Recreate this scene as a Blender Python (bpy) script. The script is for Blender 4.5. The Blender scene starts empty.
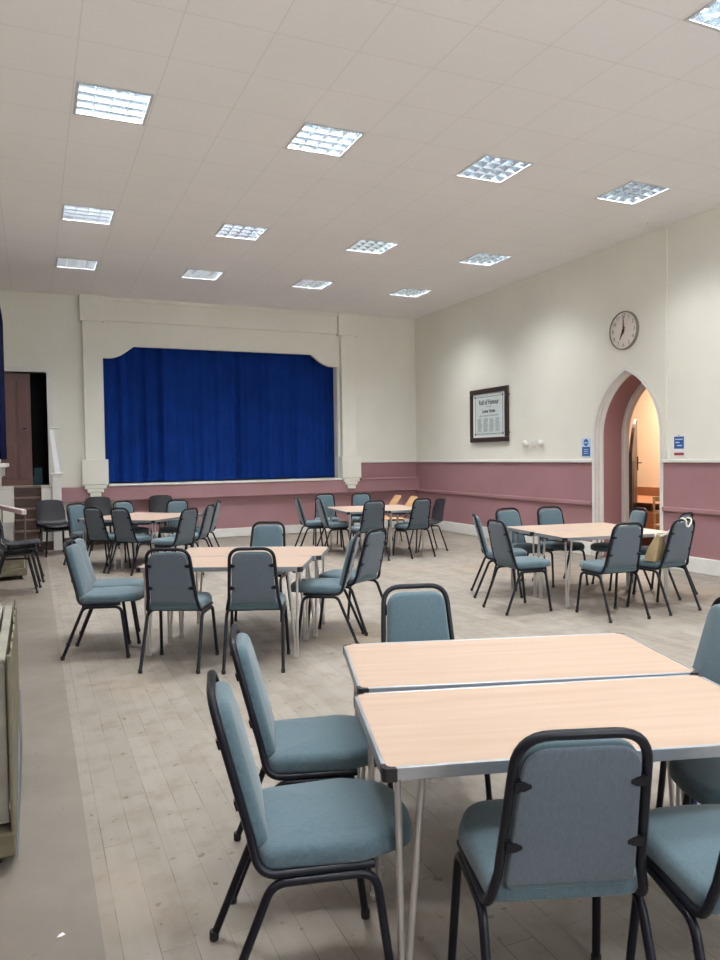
import bpy, bmesh, math, random
from mathutils import Vector, Matrix
random.seed(7)
C = bpy.context.scene.collection
sc = bpy.context.scene
PI = math.pi
XR, YB, H, XL, YF = 7.594, 14.131, 4.456, -0.63, -2.4      # right wall, stage wall, ceiling, left wall, rear wall

# ------------------------------------------------------------------ materials
def lin(c):
    return tuple(((v/255)/12.92 if v/255 <= .04045 else ((v/255+.055)/1.055)**2.4) for v in c)
class NT:
    def __init__(s, name):
        s.m = bpy.data.materials.new(name); s.m.use_nodes = True
        s.t = s.m.node_tree; s.b = s.t.nodes['Principled BSDF']
    def n(s, typ, **kw):
        nd = s.t.nodes.new(typ)
        for k, v in kw.items():
            if k in nd.inputs: nd.inputs[k].default_value = v
            else: setattr(nd, k, v)
        return nd
    def l(s, a, b): s.t.links.new(a, b)
    def mix(s, fac, a, b, mode='MIX'):
        nd = s.t.nodes.new('ShaderNodeMix'); nd.data_type = 'RGBA'; nd.blend_type = mode
        for sock, v in ((nd.inputs[0], fac), (nd.inputs[6], a), (nd.inputs[7], b)):
            if hasattr(v, 'is_linked'): s.l(v, sock)
            elif isinstance(v, (int, float)): sock.default_value = v
            else: sock.default_value = (*v[:3], 1)
        return nd.outputs[2]
    def math(s, op, a, b=None):
        nd = s.t.nodes.new('ShaderNodeMath'); nd.operation = op
        for i, v in enumerate((a, b)):
            if v is None: continue
            if hasattr(v, 'is_linked'): s.l(v, nd.inputs[i])
            else: nd.inputs[i].default_value = v
        return nd.outputs[0]
    def ramp(s, fac, p0, p1):
        nd = s.t.nodes.new('ShaderNodeMapRange'); s.l(fac, nd.inputs[0])
        nd.inputs[1].default_value = p0; nd.inputs[2].default_value = p1
        return nd.outputs[0]
def M(name, col, rough=.6, metal=0., spec=.5, var=0., scale=20., bump=0., bscale=200., coat=0.):
    t = NT(name); b = t.b
    b.inputs['Base Color'].default_value = (*col, 1); b.inputs['Roughness'].default_value = rough
    b.inputs['Metallic'].default_value = metal; b.inputs['Specular IOR Level'].default_value = spec
    b.inputs['Coat Weight'].default_value = coat
    tc = t.n('ShaderNodeTexCoord')
    nz = t.n('ShaderNodeTexNoise', Scale=scale, Detail=4.); t.l(tc.outputs['Object'], nz.inputs['Vector'])
    if var:
        lo = tuple(c*(1-var) for c in col); hi = tuple(min(1, c*(1+var)) for c in col)
        t.l(t.mix(t.ramp(nz.outputs[0], .3, .7), lo, hi), b.inputs['Base Color'])
    if bump:
        n2 = t.n('ShaderNodeTexNoise', Scale=bscale, Detail=2.); t.l(tc.outputs['Object'], n2.inputs['Vector'])
        bp = t.n('ShaderNodeBump', Strength=bump, Distance=.002); t.l(n2.outputs[0], bp.inputs['Height']); t.l(bp.outputs[0], b.inputs['Normal'])
    return t.m
def fabric(name, col, var=.12):
    t = NT(name); tc = t.n('ShaderNodeTexCoord')
    n1 = t.n('ShaderNodeTexNoise', Scale=420., Detail=3.); t.l(tc.outputs['Object'], n1.inputs['Vector'])
    mp = t.n('ShaderNodeMapping'); mp.inputs['Scale'].default_value = (60, 260, 60); t.l(tc.outputs['Object'], mp.inputs['Vector'])
    n2 = t.n('ShaderNodeTexNoise', Scale=1., Detail=3.); t.l(mp.outputs[0], n2.inputs['Vector'])
    f = t.math('MULTIPLY', t.math('ADD', n1.outputs[0], n2.outputs[0]), .5)
    lo = tuple(c*(1-var*1.6) for c in col); hi = tuple(c*(1+var*1.6) for c in col)
    t.l(t.mix(t.ramp(f, .35, .65), lo, hi), t.b.inputs['Base Color'])
    t.b.inputs['Roughness'].default_value = .9; t.b.inputs['Specular IOR Level'].default_value = .2
    t.b.inputs['Sheen Weight'].default_value = .25; t.b.inputs['Sheen Roughness'].default_value = .5
    bp = t.n('ShaderNodeBump', Strength=.35, Distance=.001); t.l(n1.outputs[0], bp.inputs['Height']); t.l(bp.outputs[0], t.b.inputs['Normal'])
    return t.m
CREAM, PINK = (.80, .785, .70), (.355, .19, .203)
def wall_mat(name, dado=True, z0=1.415, pink=PINK, xmin=None):
    t = NT(name); g = t.n('ShaderNodeNewGeometry'); sp = t.n('ShaderNodeSeparateXYZ'); t.l(g.outputs['Position'], sp.inputs[0])
    nz = t.n('ShaderNodeTexNoise', Scale=1.3, Detail=5.); t.l(g.outputs['Position'], nz.inputs['Vector'])
    nf = t.n('ShaderNodeTexNoise', Scale=30., Detail=3.); t.l(g.outputs['Position'], nf.inputs['Vector'])
    cr = t.mix(t.ramp(nz.outputs[0], .35, .7), tuple(c*.97 for c in CREAM), tuple(min(1, c*1.02) for c in CREAM))
    pk = t.mix(t.ramp(nz.outputs[0], .35, .7), tuple(c*.94 for c in pink), tuple(c*1.05 for c in pink))
    if dado:
        f = t.math('LESS_THAN', sp.outputs[2], z0)
        if xmin is not None: f = t.math('MULTIPLY', f, t.math('GREATER_THAN', sp.outputs[0], xmin))
        col = t.mix(f, cr, pk)
    else: col = cr
    t.l(col, t.b.inputs['Base Color']); t.b.inputs['Roughness'].default_value = .55; t.b.inputs['Specular IOR Level'].default_value = .3
    bp = t.n('ShaderNodeBump', Strength=.12, Distance=.004); t.l(nf.outputs[0], bp.inputs['Height']); t.l(bp.outputs[0], t.b.inputs['Normal'])
    return t.m
def ceiling_mat():
    t = NT('ceiling_tiles'); g = t.n('ShaderNodeNewGeometry'); sp = t.n('ShaderNodeSeparateXYZ'); t.l(g.outputs['Position'], sp.inputs[0])
    def line(o, x0, p):
        a = t.math('FRACT', t.math('DIVIDE', t.math('SUBTRACT', o, x0-200*p), p))
        d = t.math('MINIMUM', a, t.math('SUBTRACT', 1., a))
        return t.math('LESS_THAN', d, .0075)
    f = t.math('MAXIMUM', line(sp.outputs[0], CX0-.31125, CPX), line(sp.outputs[1], CY0-.299, CPY))
    nz = t.n('ShaderNodeTexNoise', Scale=.9, Detail=4.); t.l(g.outputs['Position'], nz.inputs['Vector'])
    base = t.mix(t.ramp(nz.outputs[0], .3, .7), (.85, .84, .835), (.875, .865, .86))
    t.l(t.mix(t.math("MULTIPLY", f, .17), base, (.30, .27, .24)), t.b.inputs['Base Color'])
    t.b.inputs['Roughness'].default_value = .85; t.b.inputs['Specular IOR Level'].default_value = .1
    nf = t.n('ShaderNodeTexNoise', Scale=160., Detail=2.); t.l(g.outputs['Position'], nf.inputs['Vector'])
    bp = t.n('ShaderNodeBump', Strength=.1, Distance=.003); t.l(nf.outputs[0], bp.inputs['Height']); t.l(bp.outputs[0], t.b.inputs['Normal'])
    return t.m
CX0, CPX, CY0, CPY = .68, .6225, 6.47, .598
def floor_mat():
    t = NT('worn_floorboards'); g = t.n('ShaderNodeNewGeometry'); sp = t.n('ShaderNodeSeparateXYZ'); t.l(g.outputs['Position'], sp.inputs[0])
    cb = t.n('ShaderNodeCombineXYZ'); t.l(sp.outputs[1], cb.inputs[0]); t.l(sp.outputs[0], cb.inputs[1])
    br = t.n('ShaderNodeTexBrick'); br.offset = .37; br.offset_frequency = 2
    t.l(cb.outputs[0], br.inputs['Vector'])
    for k, v in (('Scale', 1.), ('Mortar Size', .0013), ('Mortar Smooth', .2), ('Bias', 0.), ('Brick Width', 1.15), ('Row Height', .108)): br.inputs[k].default_value = v
    br.inputs['Color1'].default_value = (.232, .204, .172, 1); br.inputs['Color2'].default_value = (.292, .26, .222, 1); br.inputs['Mortar'].default_value = (.185, .16, .13, 1)
    mp = t.n('ShaderNodeMapping'); mp.inputs['Scale'].default_value = (26, 2.2, 1); t.l(g.outputs['Position'], mp.inputs['Vector'])
    gr = t.n('ShaderNodeTexNoise', Scale=1., Detail=5., Roughness=.6); t.l(mp.outputs[0], gr.inputs['Vector'])
    big = t.n('ShaderNodeTexNoise', Scale=1.1, Detail=6., Roughness=.65); t.l(g.outputs['Position'], big.inputs['Vector'])
    sm = t.n('ShaderNodeTexNoise', Scale=6., Detail=5., Roughness=.6); t.l(g.outputs['Position'], sm.inputs['Vector'])
    sp2 = t.n('ShaderNodeTexNoise', Scale=19., Detail=3.); t.l(g.outputs['Position'], sp2.inputs['Vector'])
    c = t.mix(t.math('MULTIPLY', t.ramp(gr.outputs[0], .42, .75), .30), br.outputs['Color'], (.20, .16, .12))
    c = t.mix(t.math('MULTIPLY', t.ramp(big.outputs[0], .5, .66), .6), c, (.315, .288, .252))      # pale worn patches
    c = t.mix(t.math('MULTIPLY', t.ramp(sm.outputs[0], .50, .68), .50), c, (.175, .143, .110))      # scuffs
    c = t.mix(t.math('MULTIPLY', t.ramp(sp2.outputs[0], .66, .71), .6), c, (.085, .062, .047))     # small dark marks
    wv = t.n('ShaderNodeTexNoise', Scale=.55, Detail=2.); t.l(g.outputs['Position'], wv.inputs['Vector'])
    c = t.mix(t.math('MULTIPLY', t.ramp(wv.outputs[0], .55, .70), .45), c, (.285, .20, .125))      # unworn varnish
    sn = t.n('ShaderNodeTexNoise', Scale=2.6, Detail=3.); t.l(g.outputs['Position'], sn.inputs['Vector'])
    c = t.mix(t.math('MULTIPLY', t.math('MULTIPLY', br.outputs['Fac'], t.ramp(sn.outputs[0], .48, .60)), .8), c, (.05, .04, .03))      # open seams
    l1 = t.mix(t.ramp(big.outputs[0], .35, .7), (.175, .150, .122), (.225, .198, .165))
    l1 = t.mix(t.math('MULTIPLY', t.ramp(sp2.outputs[0], .70, .74), .6), l1, (.11, .09, .08))
    c = t.mix(t.math('LESS_THAN', sp.outputs[0], .165), c, l1)
    t.l(c, t.b.inputs['Base Color'])
    t.l(t.math('ADD', t.math('MULTIPLY', sm.outputs[0], .25), .40), t.b.inputs['Roughness']); t.b.inputs['Specular IOR Level'].default_value = .35
    bp = t.n('ShaderNodeBump', Strength=.15, Distance=.002); t.l(br.outputs['Fac'], bp.inputs['Height']); bp.invert = True; t.l(bp.outputs[0], t.b.inputs['Normal'])
    return t.m
def beech_mat():
    t = NT('beech_laminate'); tc = t.n('ShaderNodeTexCoord')
    mp = t.n('ShaderNodeMapping'); mp.inputs['Scale'].default_value = (1.6, 26, 4); t.l(tc.outputs['Object'], mp.inputs['Vector'])
    n1 = t.n('ShaderNodeTexNoise', Scale=1., Detail=5., Roughness=.55); t.l(mp.outputs[0], n1.inputs['Vector'])
    mp2 = t.n('ShaderNodeMapping'); mp2.inputs['Scale'].default_value = (.8, 9, 4); t.l(tc.outputs['Object'], mp2.inputs['Vector'])
    n2 = t.n('ShaderNodeTexNoise', Scale=1., Detail=2.); t.l(mp2.outputs[0], n2.inputs['Vector'])
    c = t.mix(t.ramp(n1.outputs[0], .3, .7), (.405, .288, .212), (.455, .338, .258))
    c = t.mix(t.math('MULTIPLY', t.ramp(n2.outputs[0], .45, .7), .5), c, (.385, .265, .19))
    t.l(c, t.b.inputs['Base Color']); t.b.inputs['Roughness'].default_value = .42; t.b.inputs['Specular IOR Level'].default_value = .4
    return t.m
def wood_mat(name, a, b, rough=.5, sc=(3, 40, 40)):
    t = NT(name); tc = t.n('ShaderNodeTexCoord'); mp = t.n('ShaderNodeMapping'); mp.inputs['Scale'].default_value = sc; t.l(tc.outputs['Object'], mp.inputs['Vector'])
    n1 = t.n('ShaderNodeTexNoise', Scale=1., Detail=5.); t.l(mp.outputs[0], n1.inputs['Vector'])
    t.l(t.mix(t.ramp(n1.outputs[0], .3, .7), a, b), t.b.inputs['Base Color']); t.b.inputs['Roughness'].default_value = rough
    return t.m
def emit(name, col, s):
    t = NT(name); t.b.inputs['Base Color'].default_value = (*col, 1); t.b.inputs['Emission Color'].default_value = (*col, 1); t.b.inputs['Emission Strength'].default_value = s
    return t.m
m_wall = wall_mat('painted_plaster_two_tone'); m_wall_back = wall_mat('painted_stage_wall_two_tone', z0=1.415, xmin=5.95)
m_cream = wall_mat('cream_paint', dado=False); m_ceil = ceiling_mat(); m_floor = floor_mat()
m_pink = M('pink_paint', PINK, .5, var=.05, scale=2)
m_white = M('white_gloss_paint', (.74, .73, .69), .4, var=.03, scale=6)
m_greywhite = M('grey_white_paint', (.62, .59, .555), .5, var=.05, scale=5)
m_fab = fabric('blue_grey_upholstery', (.081, .126, .148)); m_fabback = fabric('grey_upholstery_backing', (.100, .124, .150), .10)
m_tube = M('black_enamel_tube', (.006, .007, .012), .34, spec=.28); m_rubber = M('black_rubber', (.012, .011, .011), .7)
m_black = M('black_moulded_plastic', (.018, .019, .023), .42, bump=.15, bscale=500)
m_alu = M('brushed_aluminium', (.44, .46, .49), .38, metal=.8, var=.05, scale=30)
m_steel = M('satin_steel_tube', (.56, .54, .52), .33, metal=.8, var=.08, scale=15)
m_beech = beech_mat(); m_blackp = M('black_corner_plastic', (.013, .013, .015), .45)
m_curtain = M('royal_blue_velvet', (.005, .034, .215), .85, spec=.1, var=.12, scale=3)
m_curtain.node_tree.nodes['Principled BSDF'].inputs['Sheen Weight'].default_value = .0
m_navy = M('navy_cloth', (.010, .016, .07), .9, spec=.1, var=.1, scale=5)
m_frame = wood_mat('dark_brown_wood', (.020, .010, .009), (.040, .020, .017), .4)
m_brown = wood_mat('brown_door_paint', (.125, .052, .040), (.16, .07, .054), .45, (8, 8, 2))
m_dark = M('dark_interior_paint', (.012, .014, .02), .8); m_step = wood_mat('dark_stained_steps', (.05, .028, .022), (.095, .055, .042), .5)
m_nose = M('worn_step_nosing', (.22, .15, .12), .6, var=.2, scale=12)
m_paper = M('pale_green_paper', (.60, .67, .66), .7, var=.05, scale=20); m_ink = M('dark_ink', (.05, .06, .07), .8); m_ink2 = M('grey_ink', (.22, .27, .28), .8)
m_mount = M('white_mount', (.80, .79, .77), .7)
m_clock = M('ivory_clock_face', (.72, .65, .58), .5); m_rim = M('grey_clock_rim', (.20, .18, .15), .35)
m_red = M('dark_red_hand', (.10, .012, .012), .5)
m_blue = M('sign_blue', (.015, .09, .33), .5); m_lblue = M('pale_blue_sign', (.55, .68, .82), .5); m_signred = M('sign_red', (.30, .035, .05), .5)
m_olive = wood_mat('olive_hardboard', (.125, .11, .068), (.195, .172, .112), .55, (4, 4, 12)); m_slate = M('slate_grey_laminate', (.075, .09, .105), .45, var=.1, scale=6)
m_ply = wood_mat('golden_plywood', (.50, .27, .12), (.60, .36, .17), .42, (20, 4, 20)); m_tan = M('tan_leather', (.33, .24, .125), .5, var=.12, scale=14, bump=.2, bscale=150); m_strap = M('cream_strap', (.74, .70, .60), .5)
m_louvre = M('satin_louvre', (.72, .81, .89), .2, metal=1.); m_hous = M('white_light_housing', (.55, .57, .59), .5)
m_orange = M('peach_wall_paint', (.80, .62, .47), .6, var=.03, scale=2); m_wood2 = wood_mat('orange_brown_wood', (.30, .105, .045), (.38, .15, .07), .45)
m_carpet = M('dark_red_carpet', (.12, .035, .03), .95, var=.2, scale=60); m_teal = M('teal_plastic', (.02, .09, .11), .5)
m_dull = M('dull_grey_edging', (.27, .26, .21), .5, var=.2, scale=9)
m_rail = M('bright_white_rail_paint', (.88, .90, .92), .35)
m_card = M('grey_card', (.42, .41, .38), .8, var=.1, scale=8); m_bluesleeve = M('blue_tape', (.015, .04, .16), .5)
m_sky = emit('daylit_frosted_pane', (.85, .93, 1.), 3.)
m_tube_glow = emit('fluorescent_tube', (.92, .97, 1.), 9.)

# ------------------------------------------------------------------ geometry helpers
def obj(name, bm, mat, parent=None, smooth=None):
    me = bpy.data.meshes.new(name)
    bmesh.ops.recalc_face_normals(bm, faces=bm.faces[:]); bm.to_mesh(me); bm.free()
    if mat: me.materials.append(mat)
    if smooth is not None:
        me.polygons.foreach_set('use_smooth', [True]*len(me.polygons)); me.set_sharp_from_angle(angle=math.radians(smooth))
    o = bpy.data.objects.new(name, me); C.objects.link(o)
    if parent: o.parent = parent
    return o
def thing(name, label, cat, loc=(0, 0, 0), rz=0., group=None):
    o = bpy.data.objects.new(name, None); C.objects.link(o); o.empty_display_size = .1
    o.location = loc; o.rotation_euler = (0, 0, rz); o['label'] = label; o['category'] = cat
    if group: o['group'] = group
    return o
def tag(o, label, cat, group=None):
    o['label'] = label; o['category'] = cat
    if group: o['group'] = group
    return o
def struct(o): o['kind'] = 'structure'; return o
def dup(root, loc, rz, label, group=None):
    def cp(s, par):
        o = s.copy(); C.objects.link(o)
        if par: o.parent = par
        for ch in [c for c in s.children]: cp(ch, o)
        return o
    r = cp(root, None); r.location = loc; r.rotation_euler = (0, 0, rz); r['label'] = label
    if group: r['group'] = group
    return r
def box(bm, a, b, bev=0., mtx=None, seg=2):
    v = [bm.verts.new((x, y, z)) for x in (a[0], b[0]) for y in (a[1], b[1]) for z in (a[2], b[2])]
    fs = [bm.faces.new([v[i] for i in f]) for f in ((0, 1, 3, 2), (4, 6, 7, 5), (0, 4, 5, 1), (2, 3, 7, 6), (0, 2, 6, 4), (1, 5, 7, 3))]
    if bev:
        es = list({e for f in fs for e in f.edges})
        r = bmesh.ops.bevel(bm, geom=es, offset=bev, segments=seg, affect='EDGES', profile=.5)
        v = list({x for f in r['faces'] for x in f.verts} | {x for x in v if x.is_valid})
    if mtx is not None: bmesh.ops.transform(bm, matrix=mtx, verts=[x for x in v if x.is_valid])
def bx(name, a, b, mat, parent=None, bev=0.):
    bm = bmesh.new(); box(bm, a, b, bev); return obj(name, bm, mat, parent)
def fillet(pts, rads, n=5):
    out = []; pts = [Vector(p) for p in pts]
    for i, p in enumerate(pts):
        r = rads[i] if i < len(rads) else 0
        if i in (0, len(pts)-1) or r <= 0: out.append(p); continue
        a = (pts[i-1]-p); b = (pts[i+1]-p); la, lb = a.length, b.length; a.normalize(); b.normalize()
        ang = a.angle(b); d = min(r/math.tan(ang/2), la*.49, lb*.49); p0, p1 = p+a*d, p+b*d
        for k in range(n+1):
            t = k/n; out.append(p0*(1-t)**2 + p*2*t*(1-t) + p1*t*t)
    return out
def tube(bm, pts, r, n=10, closed=False, flat=1.):
    pts = [Vector(p) for p in pts]; N = len(pts); rings = []; up = None
    for i, p in enumerate(pts):
        a = pts[(i-1) % N] if (closed or i > 0) else p; b = pts[(i+1) % N] if (closed or i < N-1) else p
        t = (b-a).normalized()
        if up is None:
            up = Vector((0, 0, 1)) if abs(t.z) < .9 else Vector((1, 0, 0))
        up = (up - t*up.dot(t)); up.normalize(); s = t.cross(up)
        rings.append([bm.verts.new(p + (up*math.cos(2*PI*k/n) + s*math.sin(2*PI*k/n)*flat)*r) for k in range(n)])
    for i in range(N if closed else N-1):
        A, B = rings[i], rings[(i+1) % N]
        for k in range(n): bm.faces.new((A[k], A[(k+1) % n], B[(k+1) % n], B[k]))
    if not closed: bm.faces.new(rings[0][::-1]); bm.faces.new(rings[-1])
def lathe(bm, prof, axis_o, ax=Vector((0, 0, 1)), n=24):
    ax = ax.normalized(); u = ax.orthogonal().normalized(); v = ax.cross(u); o = Vector(axis_o); rings = []
    for r, h in prof:
        rings.append([bm.verts.new(o+ax*h+(u*math.cos(2*PI*k/n)+v*math.sin(2*PI*k/n))*r) for k in range(n)])
    for A, B in zip(rings, rings[1:]):
        for k in range(n): bm.faces.new((A[k], A[(k+1) % n], B[(k+1) % n], B[k]))
    bm.faces.new(rings[0]); bm.faces.new(rings[-1][::-1])
def prism(bm, poly, f, d0, d1):
    A = [bm.verts.new(f(x, y, d0)) for x, y in poly]; B = [bm.verts.new(f(x, y, d1)) for x, y in poly]; n = len(poly)
    bm.faces.new(A); bm.faces.new(B[::-1])
    for i in range(n): bm.faces.new((A[i], A[(i+1) % n], B[(i+1) % n], B[i]))
def rounded(poly, rads, n=6):
    out = []; N = len(poly); P = [Vector((*p, 0)) for p in poly]
    for i in range(N):
        p = P[i]; a = P[i-1]-p; b = P[(i+1) % N]-p; la, lb = a.length, b.length; a.normalize(); b.normalize()
        d = min(rads[i]/math.tan(a.angle(b)/2), la*.5, lb*.5)
        for k in range(n+1):
            t = k/n; q = (p+a*d)*(1-t)**2 + p*2*t*(1-t) + (p+b*d)*t*t; out.append((q.x, q.y))
    return out
def pad(bm, poly, th, r, f, dome=.006, lower=0.):
    """cushion: outline poly (ccw), rounded rim, slightly domed top; f maps (x, y, height) to 3-D"""
    n = len(poly); P = [Vector((*p, 0)) for p in poly]; c = sum(P, Vector())/n; nrm = []
    for i in range(n):
        t = (P[(i+1) % n]-P[i-1]); t.normalize(); nrm.append(Vector((-t.y, t.x, 0)))
    rings = []
    def ring(ins, h, sc=1.):
        rings.append([bm.verts.new(f(*(c+((P[i]+nrm[i]*ins)-c)*sc).xy, h)) for i in range(n)])
    K = 5
    for k in range(K+1):
        a = -PI/2 + PI/2*k/K; ring(r*.5*(1-math.cos(a)), r*.5+math.sin(a)*r*.5)
    for k in range(K+1):
        a = PI/2*k/K; ring(r*(1-math.cos(a)), th-r+math.sin(a)*r)
    ring(r, th+dome*.45, .82); ring(r, th+dome*.85, .5); ring(r, th+dome, .2)
    for A, B in zip(rings, rings[1:]):
        for k in range(n): bm.faces.new((A[k], A[(k+1) % n], B[(k+1) % n], B[k]))
    bm.faces.new(rings[0][::-1]); bm.faces.new(rings[-1])
def text_mesh(name, s, size, mtx, mat, parent, bold=0., shear=0., sx=1., align='CENTER', ext=.0006):
    cu = bpy.data.curves.new(name, 'FONT'); cu.body = s; cu.size = size; cu.align_x = align; cu.align_y = 'CENTER'; cu.offset = bold; cu.shear = shear; cu.extrude = ext; cu.resolution_u = 3
    o = bpy.data.objects.new(name, cu); C.objects.link(o)
    me = bpy.data.meshes.new_from_object(o.evaluated_get(bpy.context.evaluated_depsgraph_get()))
    bpy.data.objects.remove(o); bpy.data.curves.remove(cu)
    me.transform(Matrix.Diagonal((sx, 1, 1, 1))); me.transform(mtx); me.materials.clear(); me.materials.append(mat); me.name = name
    o = bpy.data.objects.new(name, me); C.objects.link(o)
    if parent: o.parent = parent
    return o
# placement on the right wall: x axis towards the camera's right (-Y), y axis up, z axis out of the wall (-X)
def wallm(y, z, out=0.): return Matrix(((0, 0, -1, XR-out), (-1, 0, 0, y), (0, 1, 0, z), (0, 0, 0, 1)))

# ------------------------------------------------------------------ the room
struct(bx('floor', (XL-.2, YF-.2, -.12), (XR+.0, YB+.0, 0), m_floor))
LX = [CX0+3*CPX*k for k in range(4)]; LY = [CY0+CPY*k for k in (-10, -5, 0, 5, 9)]
HW = .283                                                                # half the opening of a light
bm = bmesh.new()
xs = [XL-.2]+sorted(sum(([x-HW, x+HW] for x in LX), []))+[XR+.2]; ys = [YF-.2]+sorted(sum(([y-HW, y+HW] for y in LY), []))+[YB+.2]
g = [[bm.verts.new((x, y, H)) for y in ys] for x in xs]
for i in range(len(xs)-1):
    for j in range(len(ys)-1):
        if i % 2 == 1 and j % 2 == 1: continue
        bm.faces.new((g[i][j], g[i][j+1], g[i+1][j+1], g[i+1][j]))
struct(obj('ceiling', bm, m_ceil))
struct(bx('wall_left', (XL-.2, YF-.2, 0), (XL, YB+2.2, H), m_wall))
bm = bmesh.new(); WX = ((.8, 2.6), (4.4, 6.2)); WZ0, WZ1 = 1.35, 3.95
for a, b in (((XL, 0), (XR, WZ0)), ((XL, WZ1), (XR, H)), ((XL, WZ0), (WX[0][0], WZ1)), ((WX[0][1], WZ0), (WX[1][0], WZ1)), ((WX[1][1], WZ0), (XR, WZ1))): box(bm, (a[0], YF-.2, a[1]), (b[0], YF, b[1]))
struct(obj('wall_rear', bm, m_wall))
for k, (x0, x1) in enumerate(WX):
    bm = bmesh.new()
    for x in (x0, (x0+x1)/2-.03, x1-.06): box(bm, (x, YF-.16, WZ0), (x+.06, YF-.08, WZ1))
    for z in (WZ0, 2.2, 3.05, WZ1-.06): box(bm, (x0, YF-.155, z), (x1, YF-.085, z+.06))
    wn = struct(obj('window_%d' % (k+1), bm, m_white))
    bx('pane', (x0, YF-.14, WZ0), (x1, YF-.13, WZ1), m_sky, wn)
    ld = bpy.data.lights.new('window_daylight', 'AREA'); ld.shape = 'RECTANGLE'; ld.size = x1-x0-.02; ld.size_y = WZ1-WZ0-.02; ld.energy = 50.; ld.color = (.88, .95, 1.)
    lo = bpy.data.objects.new('window_daylight', ld); C.objects.link(lo); lo.location = ((x0+x1)/2, YF-.07, (WZ0+WZ1)/2); lo.rotation_euler = (PI/2, 0, 0)
# arch
AC, AA, AS, AR = 7.96, .615, 1.75, .996                                    # centre, half width, spring, radius
def arch(o, n=16, z0=0.):
    R_, off = AR+o, AR-AA; ap = math.acos(off/R_); p = [(AC+AA+o, z0)]
    for k in range(n+1):
        a = ap*k/n; p.append((AC-off+R_*math.cos(a), AS+R_*math.sin(a)))
    q = [(2*AC-y, z) for y, z in reversed(p[:-1])]
    return p+q
def arch_loft(bm, prof):
    loops = [[bm.verts.new((XR+d, y, z)) for y, z in arch(o)] for o, d in prof]
    for A, B in zip(loops, loops[1:]):
        for k in range(len(A)-1): bm.faces.new((A[k], A[k+1], B[k+1], B[k]))
bm = bmesh.new()
for X in (XR, XR+.52):
    a = arch(0. if X == XR else -.115); top = max(range(len(a)), key=lambda i: a[i][1])
    V = lambda y, z: bm.verts.new((X, y, z))
    yl, yr = a[0][0], a[-1][0]
    bm.faces.new([V(yl, 0), V(YB+.3, 0), V(YB+.3, H+.1), V(yl, H+.1)]); bm.faces.new([V(YF-.2, 0), V(yr, 0), V(yr, H+.1), V(YF-.2, H+.1)])
    for i in range(1, len(a)-2):
        bm.faces.new([V(*a[i]), V(a[i][0], H+.1), V(a[i+1][0], H+.1), V(*a[i+1])])
struct(obj('wall_right', bm, m_wall))
bm = bmesh.new(); arch_loft(bm, [(-.045, .12), (-.045, .47)]); struct(obj('wall_arch_reveal', bm, m_pink, smooth=40))
bm = bmesh.new(); arch_loft(bm, [(.06, .0), (.06, -.006), (.004, -.006), (.0, .02), (-.016, .035), (-.018, .07), (-.034, .085), (-.045, .125)]); struct(obj('trim_arch', bm, m_white, smooth=35))
bm = bmesh.new(); arch_loft(bm, [(-.044, .46), (-.05, .455), (-.10, .455), (-.115, .47), (-.12, .54)]); struct(obj('trim_inner_arch', bm, m_greywhite, smooth=35))
# stage wall with two openings (small door to the stage, proscenium)
SX0, SX1, SZ0, SZ1 = 1.19, 5.765, 1.085, 4.03
DX0, DX1, DZ0, DZ1 = -.50, .262, 1.10, 3.08
bm = bmesh.new()
for a, b in (((XL, 0), (DX0, H+.1)), ((DX0, 0), (DX1, DZ0)), ((DX0, DZ1), (DX1, H+.1)), ((DX1, 0), (SX0, H+.1)), ((SX0, 0), (SX1, SZ0)), ((SX0, SZ1), (SX1, H+.1)), ((SX1, 0), (XR, H+.1))):
    box(bm, (a[0], YB, a[1]), (b[0], YB+.2, b[1]))
struct(obj('wall_back', bm, m_wall_back))
struct(bx('wall_stage_apron', (1.53, YB-.012, .0), (XR, YB-.0, .80), m_pink))
# stage valance with curved ends
def valance(x):
    def side(d):                                                          # distance from the jamb
        if d < .12: return 3.37
        if d > .56: return 3.60
        t = (d-.12)/.44
        return 3.37+.23*(1-math.cos(t*PI/2)**1.0) if t < 1 else 3.60
    return min(side(x-SX0), side(SX1-x))
bm = bmesh.new(); N = 90
px = [SX0-.06+(SX1-SX0+.12)*k/N for k in range(N+1)]
prism(bm, [(x, valance(min(max(x, SX0), SX1))) for x in px]+[(SX1+.06, 4.2), (SX0-.06, 4.2)], lambda x, z, d: (x, YB+d, z), -.012, .06); struct(obj('trim_valance', bm, m_cream))
struct(bx('trim_entablature', (1.22, YB-.07, 4.035), (5.78, YB, H), m_cream, bev=.008))
struct(bx('trim_entablature_top', (1.22, YB-.11, H-.06), (5.78, YB, H), m_cream, bev=.008))
for nm, (s0, s1, c0, c1, b0, b1) in (('left', (.862, 1.200, .824, 1.238, .792, 1.245)), ('right', (5.822, 6.148, 5.76, 6.205, 5.782, 6.210))):
    bm = bmesh.new(); D = .12
    box(bm, (s0, YB-D, 1.5), (s1, YB+.06, 4.03), .012); box(bm, (c0, YB-D-.04, 4.0), (c1, YB+.02, H), .01); box(bm, (c0+.01, YB-D-.05, H-.05), (c1-.01, YB, H), .006)
    box(bm, (b0, YB-D-.06, 1.085), (b1, YB+.06, 1.54), .012)
    w = (b1-b0)/2; c = (b0+b1)/2
    for k, (f, z0, z1) in enumerate(((.84, 1.01, 1.085), (.62, .945, 1.01), (.42, .87, .945))): box(bm, (c-w*f, YB-D-.05+.0*k, z0), (c+w*f, YB-.02, z1), .014)
    struct(obj('trim_pilaster_'+nm, bm, m_cream))
struct(bx('trim_stage_lip', (.43, YB-.13, .785), (XR, YB, 1.05), m_pink, bev=.012))
struct(bx('trim_stage_edge', (1.245, YB-.15, 1.05), (5.79, YB+.3, 1.09), m_white, bev=.008))
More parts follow.
